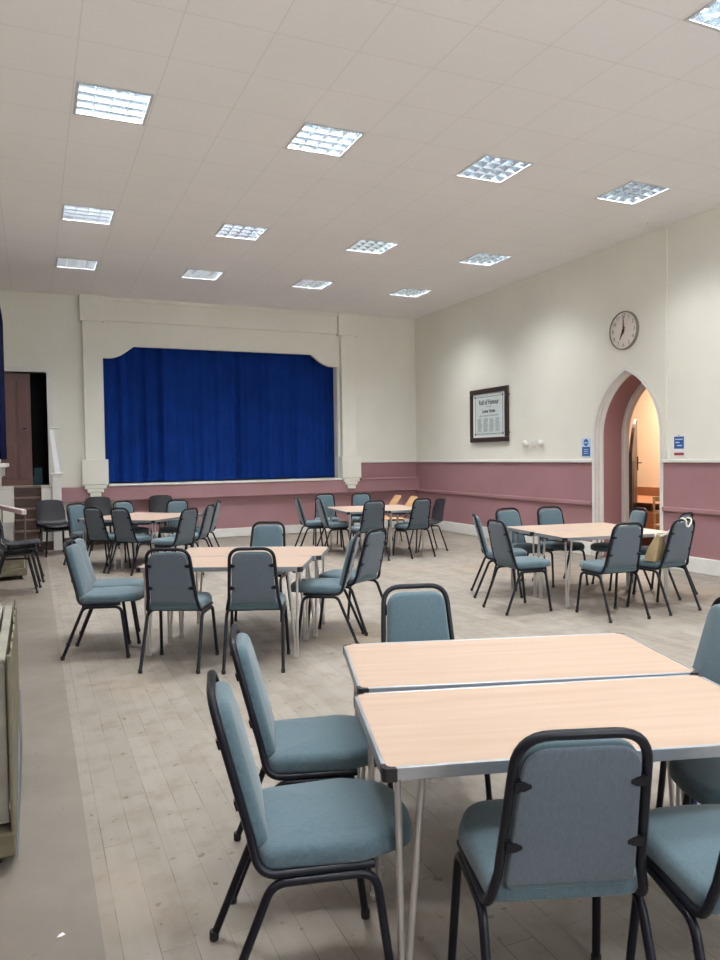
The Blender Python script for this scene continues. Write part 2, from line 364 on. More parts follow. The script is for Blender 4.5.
struct(bx('trim_stage_lip_cap', (6.21, YB-.15, 1.035), (XR, YB-.1, 1.075), m_pink, bev=.01))
struct(bx('trim_dado_back', (6.21, YB-.028, 1.39), (XR, YB, 1.43), m_white, bev=.008))
for k, (y0, y1) in enumerate(((AC+AA+.06, YB), (YF, AC-AA-.06))):
    nm = ('far', 'near')[k]
    struct(bx('trim_dado_right_'+nm, (XR-.03, y0, 1.385), (XR, y1, 1.43), m_white, bev=.01))
    struct(bx('trim_chair_rail_right_'+nm, (XR-.035, y0, .745), (XR, y1, .81), m_pink, bev=.014))
    struct(bx('baseboard_right_'+nm, (XR-.03, y0, 0), (XR, y1, .20), m_white, bev=.012))
struct(bx('baseboard_back', (1.53, YB-.045, 0), (XR, YB, .17), m_white, bev=.012))
struct(bx('baseboard_back_left', (.20, YB-.045, 0), (1.53, YB, .15), m_step, bev=.01))
# door to the stage
bm = bmesh.new(); box(bm, (DX0-.085, YB-.02, DZ0), (DX0, YB+.2, DZ1+.085)); box(bm, (DX1, YB-.02, DZ0), (DX1+.085, YB+.2, DZ1+.085)); box(bm, (DX0, YB-.02, DZ1), (DX1, YB+.2, DZ1+.085)); struct(obj('trim_stage_door', bm, m_white))
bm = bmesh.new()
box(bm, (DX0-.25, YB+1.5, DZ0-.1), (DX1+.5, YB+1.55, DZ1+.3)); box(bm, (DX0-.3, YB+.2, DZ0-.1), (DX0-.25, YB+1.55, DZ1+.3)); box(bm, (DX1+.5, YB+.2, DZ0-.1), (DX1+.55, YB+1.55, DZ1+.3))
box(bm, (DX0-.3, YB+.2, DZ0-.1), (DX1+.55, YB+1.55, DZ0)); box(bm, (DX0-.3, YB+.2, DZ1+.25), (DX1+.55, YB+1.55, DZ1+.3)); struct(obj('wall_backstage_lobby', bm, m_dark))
bm = bmesh.new(); mt = Matrix.Translation((DX0+.0, YB+.12, 0)) @ Matrix.Rotation(.12, 4, 'Z')
box(bm, (0, 0, DZ0), (.50, .045, DZ1-.01), .004, mt)
for z0, z1 in ((DZ0+.12, DZ0+.74), (DZ0+.86, DZ1-.13)):
    for a in (.07, .28): box(bm, (a, -.012, z0), (a+.16, .0, z1), .005, mt)
d2 = struct(obj('door_2', bm, m_brown))
bm = bmesh.new(); tube(bm, [(-.08, YB+.13, 2.1), (-.08, YB+.07, 2.1), (-.15, YB+.065, 2.1)], .009); obj('door_handle', bm, m_tube, d2)
# ------------------------------------------------------------------ the room behind the arch
RX0, RX1, RY0, RY1 = XR+.52, XR+3.2, 6.2, 12.6
struct(bx('floor_side_room', (XR, RY0, -.12), (RX1, RY1, -.001), m_carpet))
bm = bmesh.new(); box(bm, (RX1, RY0-.1, 0), (RX1+.1, RY1+.1, 3.2)); box(bm, (RX0, RY1, 0), (RX1, RY1+.1, 3.2)); box(bm, (RX0, RY0-.1, 0), (RX1, RY0, 3.2)); struct(obj('wall_side_room', bm, m_orange))
struct(bx('ceiling_side_room', (RX0, RY0-.1, 3.2), (RX1+.1, RY1+.1, 3.3), m_orange))
struct(bx('baseboard_side_room_panel', (RX1-.03, RY0, 0), (RX1, RY1, .86), m_wood2))
bm = bmesh.new(); Ld = .93                                                # open door, seen nearly edge on
mt = Matrix.Translation((XR+.56, AC+AA-.16, 0)) @ Matrix.Rotation(math.radians(41), 4, 'Z')
poly = [(0, .01), (Ld, .01), (Ld, 2.06)]+[(Ld*(1-k/8), 2.06-.55*(k/8)**1.8) for k in range(1, 9)]
prism(bm, poly, lambda x, z, d: mt @ Vector((x, d, z)), 0., .045)
for x in (.12, .36, .60):
    box(bm, (x, -.008, .15), (x+.2, 0, 1.4), .003, mt)
d1 = struct(obj('door_1', bm, m_frame))
bm = bmesh.new(); tube(bm, [mt @ Vector(p) for p in ((Ld-.05, .0, 1.36), (Ld-.05, -.06, 1.36), (Ld+.06, -.065, 1.36))], .009); tube(bm, [mt @ Vector(p) for p in ((Ld-.05, -.004, 1.24), (Ld-.05, -.004, 1.46))], .014); obj('door_handle', bm, m_tube, d1)

# ------------------------------------------------------------------ ceiling lights
def make_light():
    t = thing('ceiling_light', '', 'ceiling light')
    bm = bmesh.new(); w = HW-.002; z1 = .13                                # open box above the ceiling
    for a, b in (((-w, -w, 0), (-w+.004, w, z1)), ((w-.004, -w, 0), (w, w, z1)), ((-w, -w, 0), (w, -w+.004, z1)), ((-w, w-.004, 0), (w, w, z1)), ((-w, -w, z1), (w, w, z1+.004))): box(bm, a, b)
    obj('housing', bm, m_hous, t)
    bm = bmesh.new()
    for s in (-1, 1):
        box(bm, (-w-.012, s*w-.012, -.006), (w+.012, s*w+.012, .0)); box(bm, (s*w-.012, -w+.012, -.006), (s*w+.012, w-.012, .0))
    obj('frame', bm, m_hous, t)
    bm = bmesh.new()
    for k in range(-2, 3):                                                 # parabolic louvre blades
        p = k*.137; wd = .0203
        for ax in (0, 1):
            f = (lambda x, z, d: (x, d, z)) if ax else (lambda x, z, d: (d, x, z))
            prism(bm, [(p-.0015, .0), (p+.0015, .0), (p+wd*.45, .024), (p+wd, .06), (p-wd, .06), (p-wd*.45, .024)], f, -w+.006, w-.006)
    obj('louvre', bm, m_louvre, t)
    for k in range(4):
        bm = bmesh.new(); x = -.205+.137*k; tube(bm, [(x, -.255, .088), (x, .255, .088)], .013, 10); obj('tube', bm, m_tube_glow, t, 60)
    return t
RN = ['above the camera', 'first row in front of the camera', 'row over the middle', 'second stage row', 'row nearest the stage']
CN = ['leftmost', 'second from left', 'third from left', 'rightmost by the arch wall']
proto_light = make_light()
for j, y in enumerate(LY):
    for i, x in enumerate(LX):
        lab = 'square louvred ceiling light, %s, %s' % (RN[j], CN[i])
        if i == j == 0:
            o = proto_light; o.location = (x, y, H); o['label'] = lab; o['group'] = 'louvred ceiling lights'
        else: o = dup(proto_light, (x, y, H), 0, lab, 'louvred ceiling lights')
        ld = bpy.data.lights.new('ceiling_lamp', 'AREA'); ld.shape = 'SQUARE'; ld.size = .53; ld.energy = 46.; ld.spread = math.radians(126); ld.color = (.97, .985, 1.)
        lo = bpy.data.objects.new('ceiling_lamp', ld); C.objects.link(lo); lo.location = (0, 0, .115); lo.parent = o
ld = bpy.data.lights.new('side_room_lamp', 'AREA'); ld.shape = 'DISK'; ld.size = .5; ld.energy = 95.; ld.color = (1., .85, .68)
lo = bpy.data.objects.new('side_room_lamp', ld); C.objects.link(lo); lo.location = (XR+2.2, 9.6, 3.1)

# ------------------------------------------------------------------ stacking banquet chair (faces local +X)
LEAN = math.atan2(.105, .40)
def backf(x, y, d):                                                        # x across (+left), y up the back, d forwards from its rear face
    return (-.150-math.sin(LEAN)*y+math.cos(LEAN)*d, x, .485+math.cos(LEAN)*y+math.sin(LEAN)*d)
def make_chair():
    t = thing('banquet_chair', '', 'chair')
    bm = bmesh.new()
    out = rounded([(-.125, -.195), (.16, -.212), (.315, -.15), (.33, 0), (.315, .15), (.16, .212), (-.125, .195)], [.05, .1, .12, .2, .12, .1, .05], 5)
    pad(bm, out, .062, .03, lambda x, y, h: (x, y, .426+h+.012*(x-.1)-(max(0, x-.2)**2)*.8), .012); obj('seat', bm, m_fab, t, 50)
    bm = bmesh.new(); outl = rounded([(-.162, -.030), (.162, -.030), (.140, .380), (-.140, .380)], [.03, .03, .072, .072], 6)
    pad(bm, outl, .046, .028, lambda x, y, h: backf(x, y, h+.008), .010); br = obj('backrest', bm, m_fab, t, 50)
    bm = bmesh.new(); o2 = rounded([(-.160, .0), (.160, .0), (.138, .377), (-.138, .377)], [.008, .008, .07, .07], 6)
    pad(bm, o2, .012, .006, lambda x, y, h: backf(x, y, .010-h), .004); bp_ = obj('back_panel', bm, m_fabback, br, 50); bp_['label'] = 'grey rear upholstery of the backrest'
    for s in (-1, 1):
        for y in (.115, .285):
            bm = bmesh.new(); hw = .162-.06*y
            P = [(s*(hw+.012), y-.013), (s*(hw-.012), y-.012), (s*(hw-.027), y-.004), (s*(hw-.027), y+.004), (s*(hw-.012), y+.012), (s*(hw+.012), y+.013)]
            prism(bm, P, lambda x, v, d: backf(x, v, d), -.006, .012); obj('bracket', bm, m_tube, br)
    bm = bmesh.new(); R_ = .0125
    def bt(x, y): return backf(x, y, .012)
    side = lambda s: [(.175, s*.203, .405), (-.135, s*.203, .405), bt(s*.197, .04), bt(s*.168, .375), bt(0, .418)]
    L = [(.185, .198, .418), (-.124, .198, .418), bt(.176, .03), bt(.154, .408), bt(-.154, .408), bt(-.176, .03), (-.124, -.198, .418), (.185, -.198, .418)]
    tube(bm, fillet(L, [0, .075, .05, .088, .088, .05, .075, 0], 7), R_, 10); obj('back_frame', bm, m_tube, t, 60)
    bm = bmesh.new()
    for u in (-.06, .15): tube(bm, [(u, -.198, .415), (u, .198, .415)], .009, 8)
    obj('seat_frame', bm, m_tube, t, 60)
    for s in (1, -1):
        for P in ([(.03, s*.203, .397), (-.092, s*.203, .397), (-.252, s*.210, .012)], [(.03, s*.203, .397), (.188, s*.203, .397), (.238, s*.219, .012)]):
            bm = bmesh.new(); tube(bm, fillet(P, [0, .06, 0], 6), R_, 10); lg = obj('leg', bm, m_tube, t, 60)
            bm = bmesh.new(); p = Vector(P[2]); lathe(bm, [(.0135, 0), (.015, .004), (.015, .026), (.0135, .03)], (p.x, p.y, 0), n=12); obj('foot_cap', bm, m_rubber, lg, 40)
    return t
GA, GB, GC, GD, GE = ('chairs around the nearest tables', 'chairs around the left middle tables', 'chairs around the tables by the arch', 'chairs around the tables near the stage', 'chairs around the tables in the far corner')
chairs = [
 (.685, 2.030, -13, GA, 'blue-grey padded chair nearest the camera on the left, side on to the nearest table'),
 (.890, 2.588, -16.6, GA, 'blue-grey padded chair behind the nearest left one, its seat under the table end'),
 (1.630, 2.960, -106, GA, 'blue-grey padded chair beyond the nearest tables, only its front back pad showing'),
 (1.212, 1.545, 70.5, GA, 'large chair in the foreground with its grey back to the camera'),
 (1.642, 1.288, 70.5, GA, 'chair cut by the lower right corner of the photo, blue seat showing'),
 (2.480, 2.270, 162, GA, 'chair at the right end of the farther near table, blue back cut by photo edge'),
 (2.205, 1.632, 160, GA, 'chair at the right end of the nearest table, dark seat edge under the tabletop'),
 (.475, 6.170, -17.6, GB, 'chair at the left end of the left middle tables, nearer of the pair'),
 (.530, 6.605, -17, GB, 'chair at the left end of the left middle tables, mostly hidden behind its twin'),
 (.966, 5.545, 62.4, GB, 'chair with grey back to the camera at the left middle tables, left one'),
 (1.484, 5.287, 68.2, GB, 'chair with grey back to the camera at the left middle tables, right one'),
 (2.234, 5.702, 150, GB, 'chair at the right end of the left middle tables, nearer one, side on'),
 (2.600, 6.013, 122, GB, 'chair at the right end of the left middle tables, farther one with grey back'),
 (2.005, 6.850, -120, GB, 'chair on the far side of the left middle tables, blue pad facing the camera'),
 (4.326, 5.996, -2.5, GC, 'chair with grey back at the left end of the tables by the arch, nearer one'),
 (4.590, 6.735, -28, GC, 'chair left of the tables by the arch, half hidden behind another'),
 (5.107, 7.036, -91, GC, 'chair on the wall side of the tables by the arch, left one'),
 (5.640, 6.976, -99, GC, 'chair on the wall side of the tables by the arch, right one'),
 (4.929, 5.345, 84.8, GC, 'grey backed chair facing the tables by the arch, without a bag'),
 (5.578, 5.357, 95.5, GC, 'chair with the tan handbag on its seat'),
 (6.150, 5.885, 110, GC, 'chair right behind the one with the tan handbag'),
 (6.090, 6.460, 163, GC, 'chair at the right end of the tables by the arch, before the doorway'),
 (.700, 11.520, -55, GD, 'leftmost chair at the tables near the stage, pale pad facing right'),
 (.901, 10.801, 40, GD, 'chair with dark grey back at the tables near the stage, left one of two'),
 (1.220, 10.389, 38.2, GD, 'chair with dark grey back at the tables near the stage, right one of two'),
 (1.345, 11.740, -68, GD, 'chair beyond the tables near the stage, pale pad below the left pilaster'),
 (1.980, 11.550, -112, GD, 'chair beyond the tables near the stage, pale pad beside a black plastic chair'),
 (1.684, 9.743, 129.5, GD, 'grey backed chair at the right of the tables near the stage, nearest one'),
 (2.030, 10.295, 149.9, GD, 'grey backed chair at the right of the tables near the stage, middle one'),
 (2.340, 11.160, 156, GD, 'chair at the right of the tables near the stage, farthest one'),
 (4.095, 11.240, -9, GE, 'leftmost chair of the far corner tables, seen side on'),
 (4.305, 10.800, -7, GE, 'second chair from the left at the far corner tables, facing right'),
 (4.575, 11.770, -105, GE, 'chair beyond the far corner tables, left one facing the camera'),
 (5.170, 11.560, -105, GE, 'chair beyond the far corner tables, below the right pilaster'),
 (4.498, 9.885, 89.4, GE, 'grey backed chair in front of the far corner tables, under the right pilaster'),
 (5.261, 9.911, 98.0, GE, 'grey backed chair at the far corner tables, beside a black plastic chair'),
]
cp = make_chair()
for i, (x, y, a, gp, lab) in enumerate(chairs):
    if i == 0: cp.location = (x, y, 0); cp.rotation_euler = (0, 0, math.radians(a)); cp['label'] = lab; cp['group'] = gp
    else: dup(cp, (x, y, 0), math.radians(a), lab, gp)

# ------------------------------------------------------------------ folding tables (length along local X)
TL, TW, TH = 1.27, .615, .70
def make_table():
    t = thing('folding_table', '', 'table'); a, b = TL/2, TW/2
    bm = bmesh.new(); out = rounded([(-a+.006, -b+.006), (a-.006, -b+.006), (a-.006, b-.006), (-a+.006, b-.006)], [.022]*4, 4)
    prism(bm, out, lambda x, y, z: (x, y, z), TH-.022, TH); obj('table_top', bm, m_beech, t)
    bm = bmesh.new()
    for s in (-1, 1):
        box(bm, (-a+.03, s*b-.006, TH-.034), (a-.03, s*b+.006, TH+.0015), .002); box(bm, (s*a-.006, -b+.03, TH-.034), (s*a+.006, b-.03, TH+.0015), .002)
    obj('edging', bm, m_alu, t)
    for sx in (-1, 1):
        for sy in (-1, 1):
            bm = bmesh.new(); P = rounded([(sx*(a-.034), sy*(b-.034)), (sx*(a+.007), sy*(b-.034)), (sx*(a+.007), sy*(b+.007)), (sx*(a-.034), sy*(b+.007))], [.002, .004, .026, .004], 4)
            prism(bm, P, lambda x, y, z: (x, y, z), TH-.037, TH-.001); obj('corner_cap', bm, m_blackp, t)
            bm = bmesh.new(); x0 = sx*(a-.055); y0 = sy*(b-.05)
            tube(bm, [(x0+sx*.012, y0, TH-.03), (x0+sx*.006, y0, .02)], .0098, 10); tube(bm, fillet([(x0-sx*.055, y0, TH-.03), (x0-sx*.055, y0, TH-.07), (x0-sx*.014, y0, .14), (x0-sx*.014, y0, .02)], [0, .05, .12, 0], 4), .0098, 10)
            lg = obj('leg', bm, m_steel, t, 60)
            bm = bmesh.new(); box(bm, (x0-.024-sx*.004, y0-.012, 0), (x0+.024-sx*.004, y0+.012, .028), .006); obj('foot', bm, m_steel, lg)
        bm = bmesh.new()
        tube(bm, fillet([(sx*(a-.07), -b+.05, TH-.04), (sx*(a-.07), -b+.16, TH-.055), (sx*(a-.07), b-.16, TH-.055), (sx*(a-.07), b-.05, TH-.04)], [0, .1, .1, 0], 4), .013, 8); obj('stacking_bar', bm, m_blackp, t, 60)
    bm = bmesh.new(); box(bm, (-a+.02, -.03, TH-.05), (a-.02, .03, TH-.022)); obj('underframe', bm, m_alu, t)
    return t
tp = make_table(); first = [True]
def table(cx, cy, ang, lab):
    if first[0]:
        first[0] = False; tp.location = (cx, cy, 0); tp.rotation_euler = (0, 0, math.radians(ang)); tp['label'] = lab; tp['group'] = 'beech folding tables'; return tp
    return dup(tp, (cx, cy, 0), math.radians(ang), lab, 'beech folding tables')
def tpair(cx, cy, ang, labs, off=.0, gap=.634):
    a = math.radians(ang); u = Vector((math.cos(a), math.sin(a))); v = Vector((-u.y, u.x)); c = Vector((cx, cy))
    for s, lab, o in ((-1, labs[0], -off), (1, labs[1], off)):
        p = c+v*(gap/2*s)+u*o; table(p.x, p.y, ang, lab)
tn = table(1.522, 1.852, -16.2, 'nearest beech folding table, large in the foreground right')
table(1.737, 2.478, -17.6, 'beech folding table pushed against the far side of the nearest one')
tpair(1.585, 6.07, -28, ('beech folding table of the left middle pair, nearer half', 'beech folding table of the left middle pair, farther half'), .03)
tpair(5.44, 6.30, -8, ('beech folding table of the pair before the arch, nearer half', 'beech folding table of the pair before the arch, half nearer the pink wall'), 0)
tpair(1.45, 11.13, 47, ('beech folding table of the pair near the stage, right half', 'beech folding table of the pair near the stage, left half'), 0)
tpair(4.96, 10.64, 83, ('beech folding table of the far corner pair, right half', 'beech folding table of the far corner pair, left half'), .02)
# blue tape on a leg of the nearest table
bm = bmesh.new(); lathe(bm, [(.0125, 0), (.0135, .003), (.0135, .10), (.0125, .103)], (TL/2-.046, TW/2-.05, .19), n=12); o = obj('blue_sleeve', bm, m_bluesleeve, [c for c in tn.children if c.name.startswith('leg')][3], 50); o['label'] = 'blue tape wrapped round the table leg'
bm = bmesh.new(); box(bm, (-.51, -TW/2+.02, TH-.06), (-.475, -TW/2+.05, TH-.03), .008); o = obj('leg_clip', bm, m_greywhite, tn); o['label'] = 'pale plastic leg clip under the front edge'

# ------------------------------------------------------------------ black plastic chairs (face local +X)
def shell_bm(w0=.43, thick=.006):
    bm = bmesh.new()
    prof = fillet([(.215, 0, .405), (.20, 0, .432), (-.02, 0, .418), (-.165, 0, .425), (-.235, 0, .625), (-.287, 0, .825)], [0, .03, .2, .11, .2, 0], 7); n = len(prof); m = 14; g = []
    for i, p in enumerate(prof):
        t = i/(n-1); zz = max(0, (p.z-.46)/.38); w = .235*(1-.08*zz**2); row = []
        if zz > .86: w *= math.sqrt(max(.0, 1-((zz-.86)/.17)**2))*.25+.75
        for j in range(m+1):
            s = -1+2*j/m; lift = .030*abs(s)**3 if p.z < .46 else .0; fwd = .045*abs(s)**2.5*min(1, zz*2.2) if zz > 0 else 0
            row.append(bm.verts.new((p.x+fwd+(-.02*s*s if i < 3 else 0), s*w, p.z+lift-(.028*abs(s)**4 if zz > .9 else 0))))
        g.append(row)
    for i in range(n-1):
        for j in range(m): bm.faces.new((g[i][j], g[i][j+1], g[i+1][j+1], g[i+1][j]))
    bmesh.ops.recalc_face_normals(bm, faces=bm.faces[:])
    r = bmesh.ops.solidify(bm, geom=bm.faces[:], thickness=thick)
    return bm
def make_plastic():
    t = thing('plastic_chair', '', 'chair'); obj('shell', shell_bm(), m_black, t, 50)
    for s in (1, -1):
        for P in ([(0, s*.175, .405), (.15, s*.175, .405), (.235, s*.225, .012)], [(0, s*.175, .405), (-.13, s*.175, .405), (-.255, s*.225, .012)]):
            bm = bmesh.new(); tube(bm, fillet(P, [0, .04, 0], 5), .011, 8); lg = obj('leg', bm, m_tube, t, 60)
            bm = bmesh.new(); p = Vector(P[2]); lathe(bm, [(.012, 0), (.0145, .003), (.0135, .028)], (p.x, p.y, 0), n=10); obj('foot_cap', bm, m_rubber, lg, 40)
    bm = bmesh.new(); tube(bm, [(.12, -.175, .40), (.12, .175, .40)], .009, 8); tube(bm, [(-.10, -.175, .40), (-.10, .175, .40)], .009, 8); obj('crossbar', bm, m_tube, t, 60)
    return t
pp = make_plastic(); pfirst = [True]
def plastic(x, y, a, lab, gp, z=0.):
    if pfirst[0]: pfirst[0] = False; o = pp; o.location = (x, y, z); o.rotation_euler = (0, 0, math.radians(a)); o['label'] = lab; o['group'] = gp; return o
    return dup(pp, (x, y, z), math.radians(a), lab, gp)
def stack(x, y, a, labs, gp):
    d = Vector((math.cos(math.radians(a)), math.sin(math.radians(a))))
    for k, lab in enumerate(labs): plastic(x+d.x*.035*k, y+d.y*.035*k, a, lab, gp, .06*k)
stack(-.225, 9.50, 0, ('black plastic chair at the left edge, bottom of the stacked three', 'black plastic chair at the left edge, middle of the stacked three', 'black plastic chair at the left edge, top of the stacked three'), 'black plastic chairs stacked at the left edge')
stack(.30, 12.95, -72, ('black plastic chair in front of the stage steps, lower of two', 'black plastic chair in front of the stage steps, upper of two'), 'black plastic chairs by the stage steps')
stack(1.06, 13.45, -80, ('black plastic chair under the left pilaster, lower of two', 'black plastic chair under the left pilaster, upper of two'), 'black plastic chairs under the left pilaster')
stack(2.13, 13.32, -75, ('black plastic chair behind the tables near the stage, lower of two', 'black plastic chair behind the tables near the stage, upper of two'), 'black plastic chairs against the stage front')
plastic(5.79, 10.44, 172, 'black plastic chair on the right of the far corner tables', 'black plastic chair at the far corner')

# ------------------------------------------------------------------ plywood chairs in the far corner
def make_ply(wide=.40):
    t = thing('plywood_chair', '', 'chair')
    bm = bmesh.new(); box(bm, (-.17, -wide/2, .43), (.20, wide/2, .443), .005); obj('seat', bm, m_ply, t)
    bm = bmesh.new(); a = math.radians(34)
    mt = Matrix.Translation((-.20, 0, .50)) @ Matrix.Rotation(-a, 4, 'Y')
    P = rounded([(-wide/2, 0), (wide/2, 0), (wide/2-.02, .37), (-wide/2+.02, .37)], [.03, .03, .07, .07], 5)
    prism(bm, P, lambda x, y, d: mt @ Vector((d+.12*((y-.18)**2), x, y)), 0., .012); obj('backrest', bm, m_ply, t)
    for s in (1, -1):
        for P in ([(.0, s*.17, .42), (.14, s*.17, .42), (.19, s*.19, .0)], [(.0, s*.17, .42), (-.13, s*.17, .42), (-.22, s*.19, .0)]):
            bm = bmesh.new(); tube(bm, fillet(P, [0, .04, 0], 5), .010, 8); obj('leg', bm, m_tube, t, 60)
    bm = bmesh.new()
    for s in (1, -1): tube(bm, [(-.12, s*.15, .42), tuple(mt @ Vector((-.008, s*.15, .05))), tuple(mt @ Vector((-.008, s*.15, .26)))], .009, 8)
    obj('back_frame', bm, m_tube, t, 60)
    return t
w1 = make_ply(); w1.location = (5.69, 12.08, 0); w1.rotation_euler = (0, 0, math.radians(172)); w1['label'] = 'golden plywood chair in the far corner, left one of the two'; w1['group'] = 'plywood chairs in the far corner'
dup(w1, (5.74, 11.55, 0), math.radians(172), 'golden plywood chair in the far corner, right one of the two', 'plywood chairs in the far corner')

# ------------------------------------------------------------------ stage curtain
def drape(x0, x1, yc, z0, z1, seed, amp=.055, pitch=.29, swing=0.):
    rnd = random.Random(seed); bm = bmesh.new(); n = int((x1-x0)/.012); nz = 26
    ph = [rnd.uniform(0, 6.28) for _ in range(6)]; g = []
    for k in range(nz+1):
        v = k/nz; z = z0+(z1-z0)*v; row = []
        for i in range(n+1):
            x = x0+(x1-x0)*i/n; w = x+.02*math.sin(2.1*v+ph[3])*(1-v)
            q = math.sin(2*PI*w/pitch+1.9*math.sin(w*2.9+ph[0])+ph[1])*(.55+.45*math.sin(w*3.7+ph[5])); y = amp*(q+.9*math.sin(2*PI*w/(pitch*2.6)+1.2*math.sin(w*1.7+ph[3])+ph[2])+.30*math.sin(2*PI*w/(pitch*.52)+ph[4]))*(1.1-.45*v)
            row.append(bm.verts.new((x+swing*(1-v)**2*((x-x0)/(x1-x0)), yc+y, z+.008*math.sin(x*9+ph[5])*(1-v))))
        g.append(row)
    for k in range(nz):
        for i in range(n): bm.faces.new((g[k][i], g[k][i+1], g[k+1][i+1], g[k+1][i]))
    bmesh.ops.recalc_face_normals(bm, faces=bm.faces[:]); bmesh.ops.solidify(bm, geom=bm.faces[:], thickness=.006)
    return bm
XM = 3.78
tag(obj('stage_curtain', drape(SX0-.10, XM+.05, YB+.22, 1.115, 4.0, 3), m_curtain, None, 80), 'royal blue stage curtain, left half, hanging in the proscenium', 'curtain', 'stage curtains')
tag(obj('stage_curtain', drape(XM-.06, SX1+.10, YB+.34, 1.115, 4.0, 11), m_curtain, None, 80), 'royal blue stage curtain, right half, hanging in the proscenium', 'curtain', 'stage curtains')
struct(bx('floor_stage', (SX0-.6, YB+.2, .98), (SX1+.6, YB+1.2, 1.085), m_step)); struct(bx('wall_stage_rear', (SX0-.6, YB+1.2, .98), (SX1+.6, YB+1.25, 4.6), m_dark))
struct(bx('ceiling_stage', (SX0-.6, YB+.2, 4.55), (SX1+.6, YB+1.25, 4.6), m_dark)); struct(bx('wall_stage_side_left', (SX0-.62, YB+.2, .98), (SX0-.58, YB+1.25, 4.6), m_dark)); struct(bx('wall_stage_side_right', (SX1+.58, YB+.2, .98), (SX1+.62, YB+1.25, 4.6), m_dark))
# navy curtain on the left wall
bm = bmesh.new(); n = 60; g = []
for k in range(13):
    z = 1.56+(3.93-1.56)*k/12; g.append([bm.verts.new((-.392+.03*math.sin(i*.9)+(-.01 if k < 12 else -.03), 11.4+1.75*i/n, z)) for i in range(n+1)])
for k in range(12):
    for i in range(n): bm.faces.new((g[k][i], g[k][i+1], g[k+1][i+1], g[k+1][i]))
bmesh.ops.solidify(bm, geom=bm.faces[:], thickness=.02)
cur = thing('window_curtain', 'navy curtain hanging at the left edge beside the stage door', 'curtain'); obj('cloth', bm, m_navy, cur, 60)
bm = bmesh.new(); tube(bm, [(-.42, 11.3, 3.95), (-.42, 13.2, 3.95)], .012, 8)
for y in (11.5, 13.05): tube(bm, [(XL, y, 3.95), (-.42, y, 3.95)], .01, 8)
obj('rail', bm, m_greywhite, cur, 60)
bm = bmesh.new(); box(bm, (XL, 11.3, 1.44), (-.345, 13.25, 1.50), .01)
for y in (11.6, 12.9): box(bm, (XL, y, 1.30), (-.40, y+.05, 1.44), .005)
struct(obj('trim_window_sill', bm, m_white))

# ------------------------------------------------------------------ stage steps, plinths, handrail
t = thing('stage_steps', 'dark wooden steps climbing to the brown stage door', 'steps', (0, 0, 0))
NS = 6
for k in range(NS):
    z1 = DZ0*(k+1)/(NS)-.0; y0 = YB-.15-.09*(NS-k)
    bm = bmesh.new(); box(bm, (-.30, y0, z1-DZ0/NS+.0), (.125, YB-.02, z1-.0 if k < NS-1 else z1), .004); s = obj('step', bm, m_step, t)
    bm = bmesh.new(); box(bm, (-.30, y0-.012, z1-.032), (.125, y0+.03, z1+.002), .005); o = obj('nosing', bm, m_nose, s); o['label'] = 'worn pale step nosing'
struct(bx('trim_step_wall_right', (.127, YB-.42, 0), (.38, YB, 1.075), m_cream)); struct(bx('trim_step_wall_left', (XL, YB-.42, 0), (-.302, YB, 1.075), m_cream))
struct(bx('baseboard_steps', (.127, YB-.45, 0), (.55, YB-.42, .15), m_step))
struct(bx('trim_step_cap', (.127, YB-.44, .86), (.39, YB-.42, .885), m_cream))
t = thing('stair_handrail', 'white handrail sloping down to a newel post beside the stage door', 'handrail')
bm = bmesh.new(); y0 = YB-.46
prism(bm, [(.27, 2.06), (.335, 2.06), (.435, 1.31), (.345, 1.31)], lambda x, z, d: (x, y0+d+.0*(z), z), -.03, .03); obj('rail', bm, m_rail, t)
bm = bmesh.new(); box(bm, (.295, y0-.06, .0), (.44, y0+.06, 1.26), .006); box(bm, (.27, y0-.08, 1.26), (.465, y0+.08, 1.285), .006); box(bm, (.255, y0-.09, 1.285), (.48, y0+.09, 1.32), .008); box(bm, (.29, y0-.065, 1.20), (.45, y0+.065, 1.22), .003); obj('newel_post', bm, m_white, t)
bm = bmesh.new(); tube(bm, [(.30, y0, 2.05), (.30, YB-.0, 2.05)], .014, 8); tube(bm, [(.28, y0, 2.085), (.42, y0, 2.085)], .018, 8); obj('wall_bracket', bm, m_white, t)
bm = bmesh.new(); box(bm, (.0, YB+.55, DZ0), (.17, YB+.72, DZ0+.16), .01); box(bm, (.02, YB+.56, DZ0+.16), (.16, YB+.70, DZ0+.30), .01); tag(obj('storage_crate', bm, m_teal), 'teal plastic crate on the dark floor inside the stage door', 'crate')
struct(bx('trim_wall_batten', (.56, YB-.014, 1.63), (.86, YB, 1.66), m_cream))

# ------------------------------------------------------------------ table trolleys on the left
def trolley(name_lab, loc, rz, n, length, height, lab_group=None):
    t = thing('table_trolley', name_lab, 'trolley', loc, rz)
    bm = bmesh.new(); W = n*.045+.06
    box(bm, (-W, 0, .055), (0, length, .145), .006)
    obj('base', bm, m_olive, t)
    for x in (-W+.06, -.06):
        for y in (.09, length-.09):
            bm = bmesh.new(); lathe(bm, [(.03, -.014), (.046, -.010), (.046, .010), (.03, .014)], (x, y, .047), Vector((1, 0, 0)), 16); box(bm, (x-.022, y-.03, .08), (x+.022, y+.03, .10)); obj('castor', bm, m_rubber, t)
    if n > 1:
        for y in (.0, length-.03):
            for x, hh in ((-.012, height+.005), (-W, height-.02)):
                bm = bmesh.new(); box(bm, (x, y, .145), (x+.012, y+.03, hh), .004); obj('upright_rail', bm, m_olive, t)
    return t, W
tr, W = trolley('olive sided trolley standing at the left edge in the foreground', (-.095, 3.00, 0), 0, 6, 1.24, .80)
bm = bmesh.new(); prism(bm, [(.04, .03), (1.23, .03), (1.23, .33)], lambda y, z, d: (d, y, z), .002, .008); o = obj('side_panel', bm, m_slate, tr); o['label'] = 'slate grey triangular panel low on the side'
bm = bmesh.new()
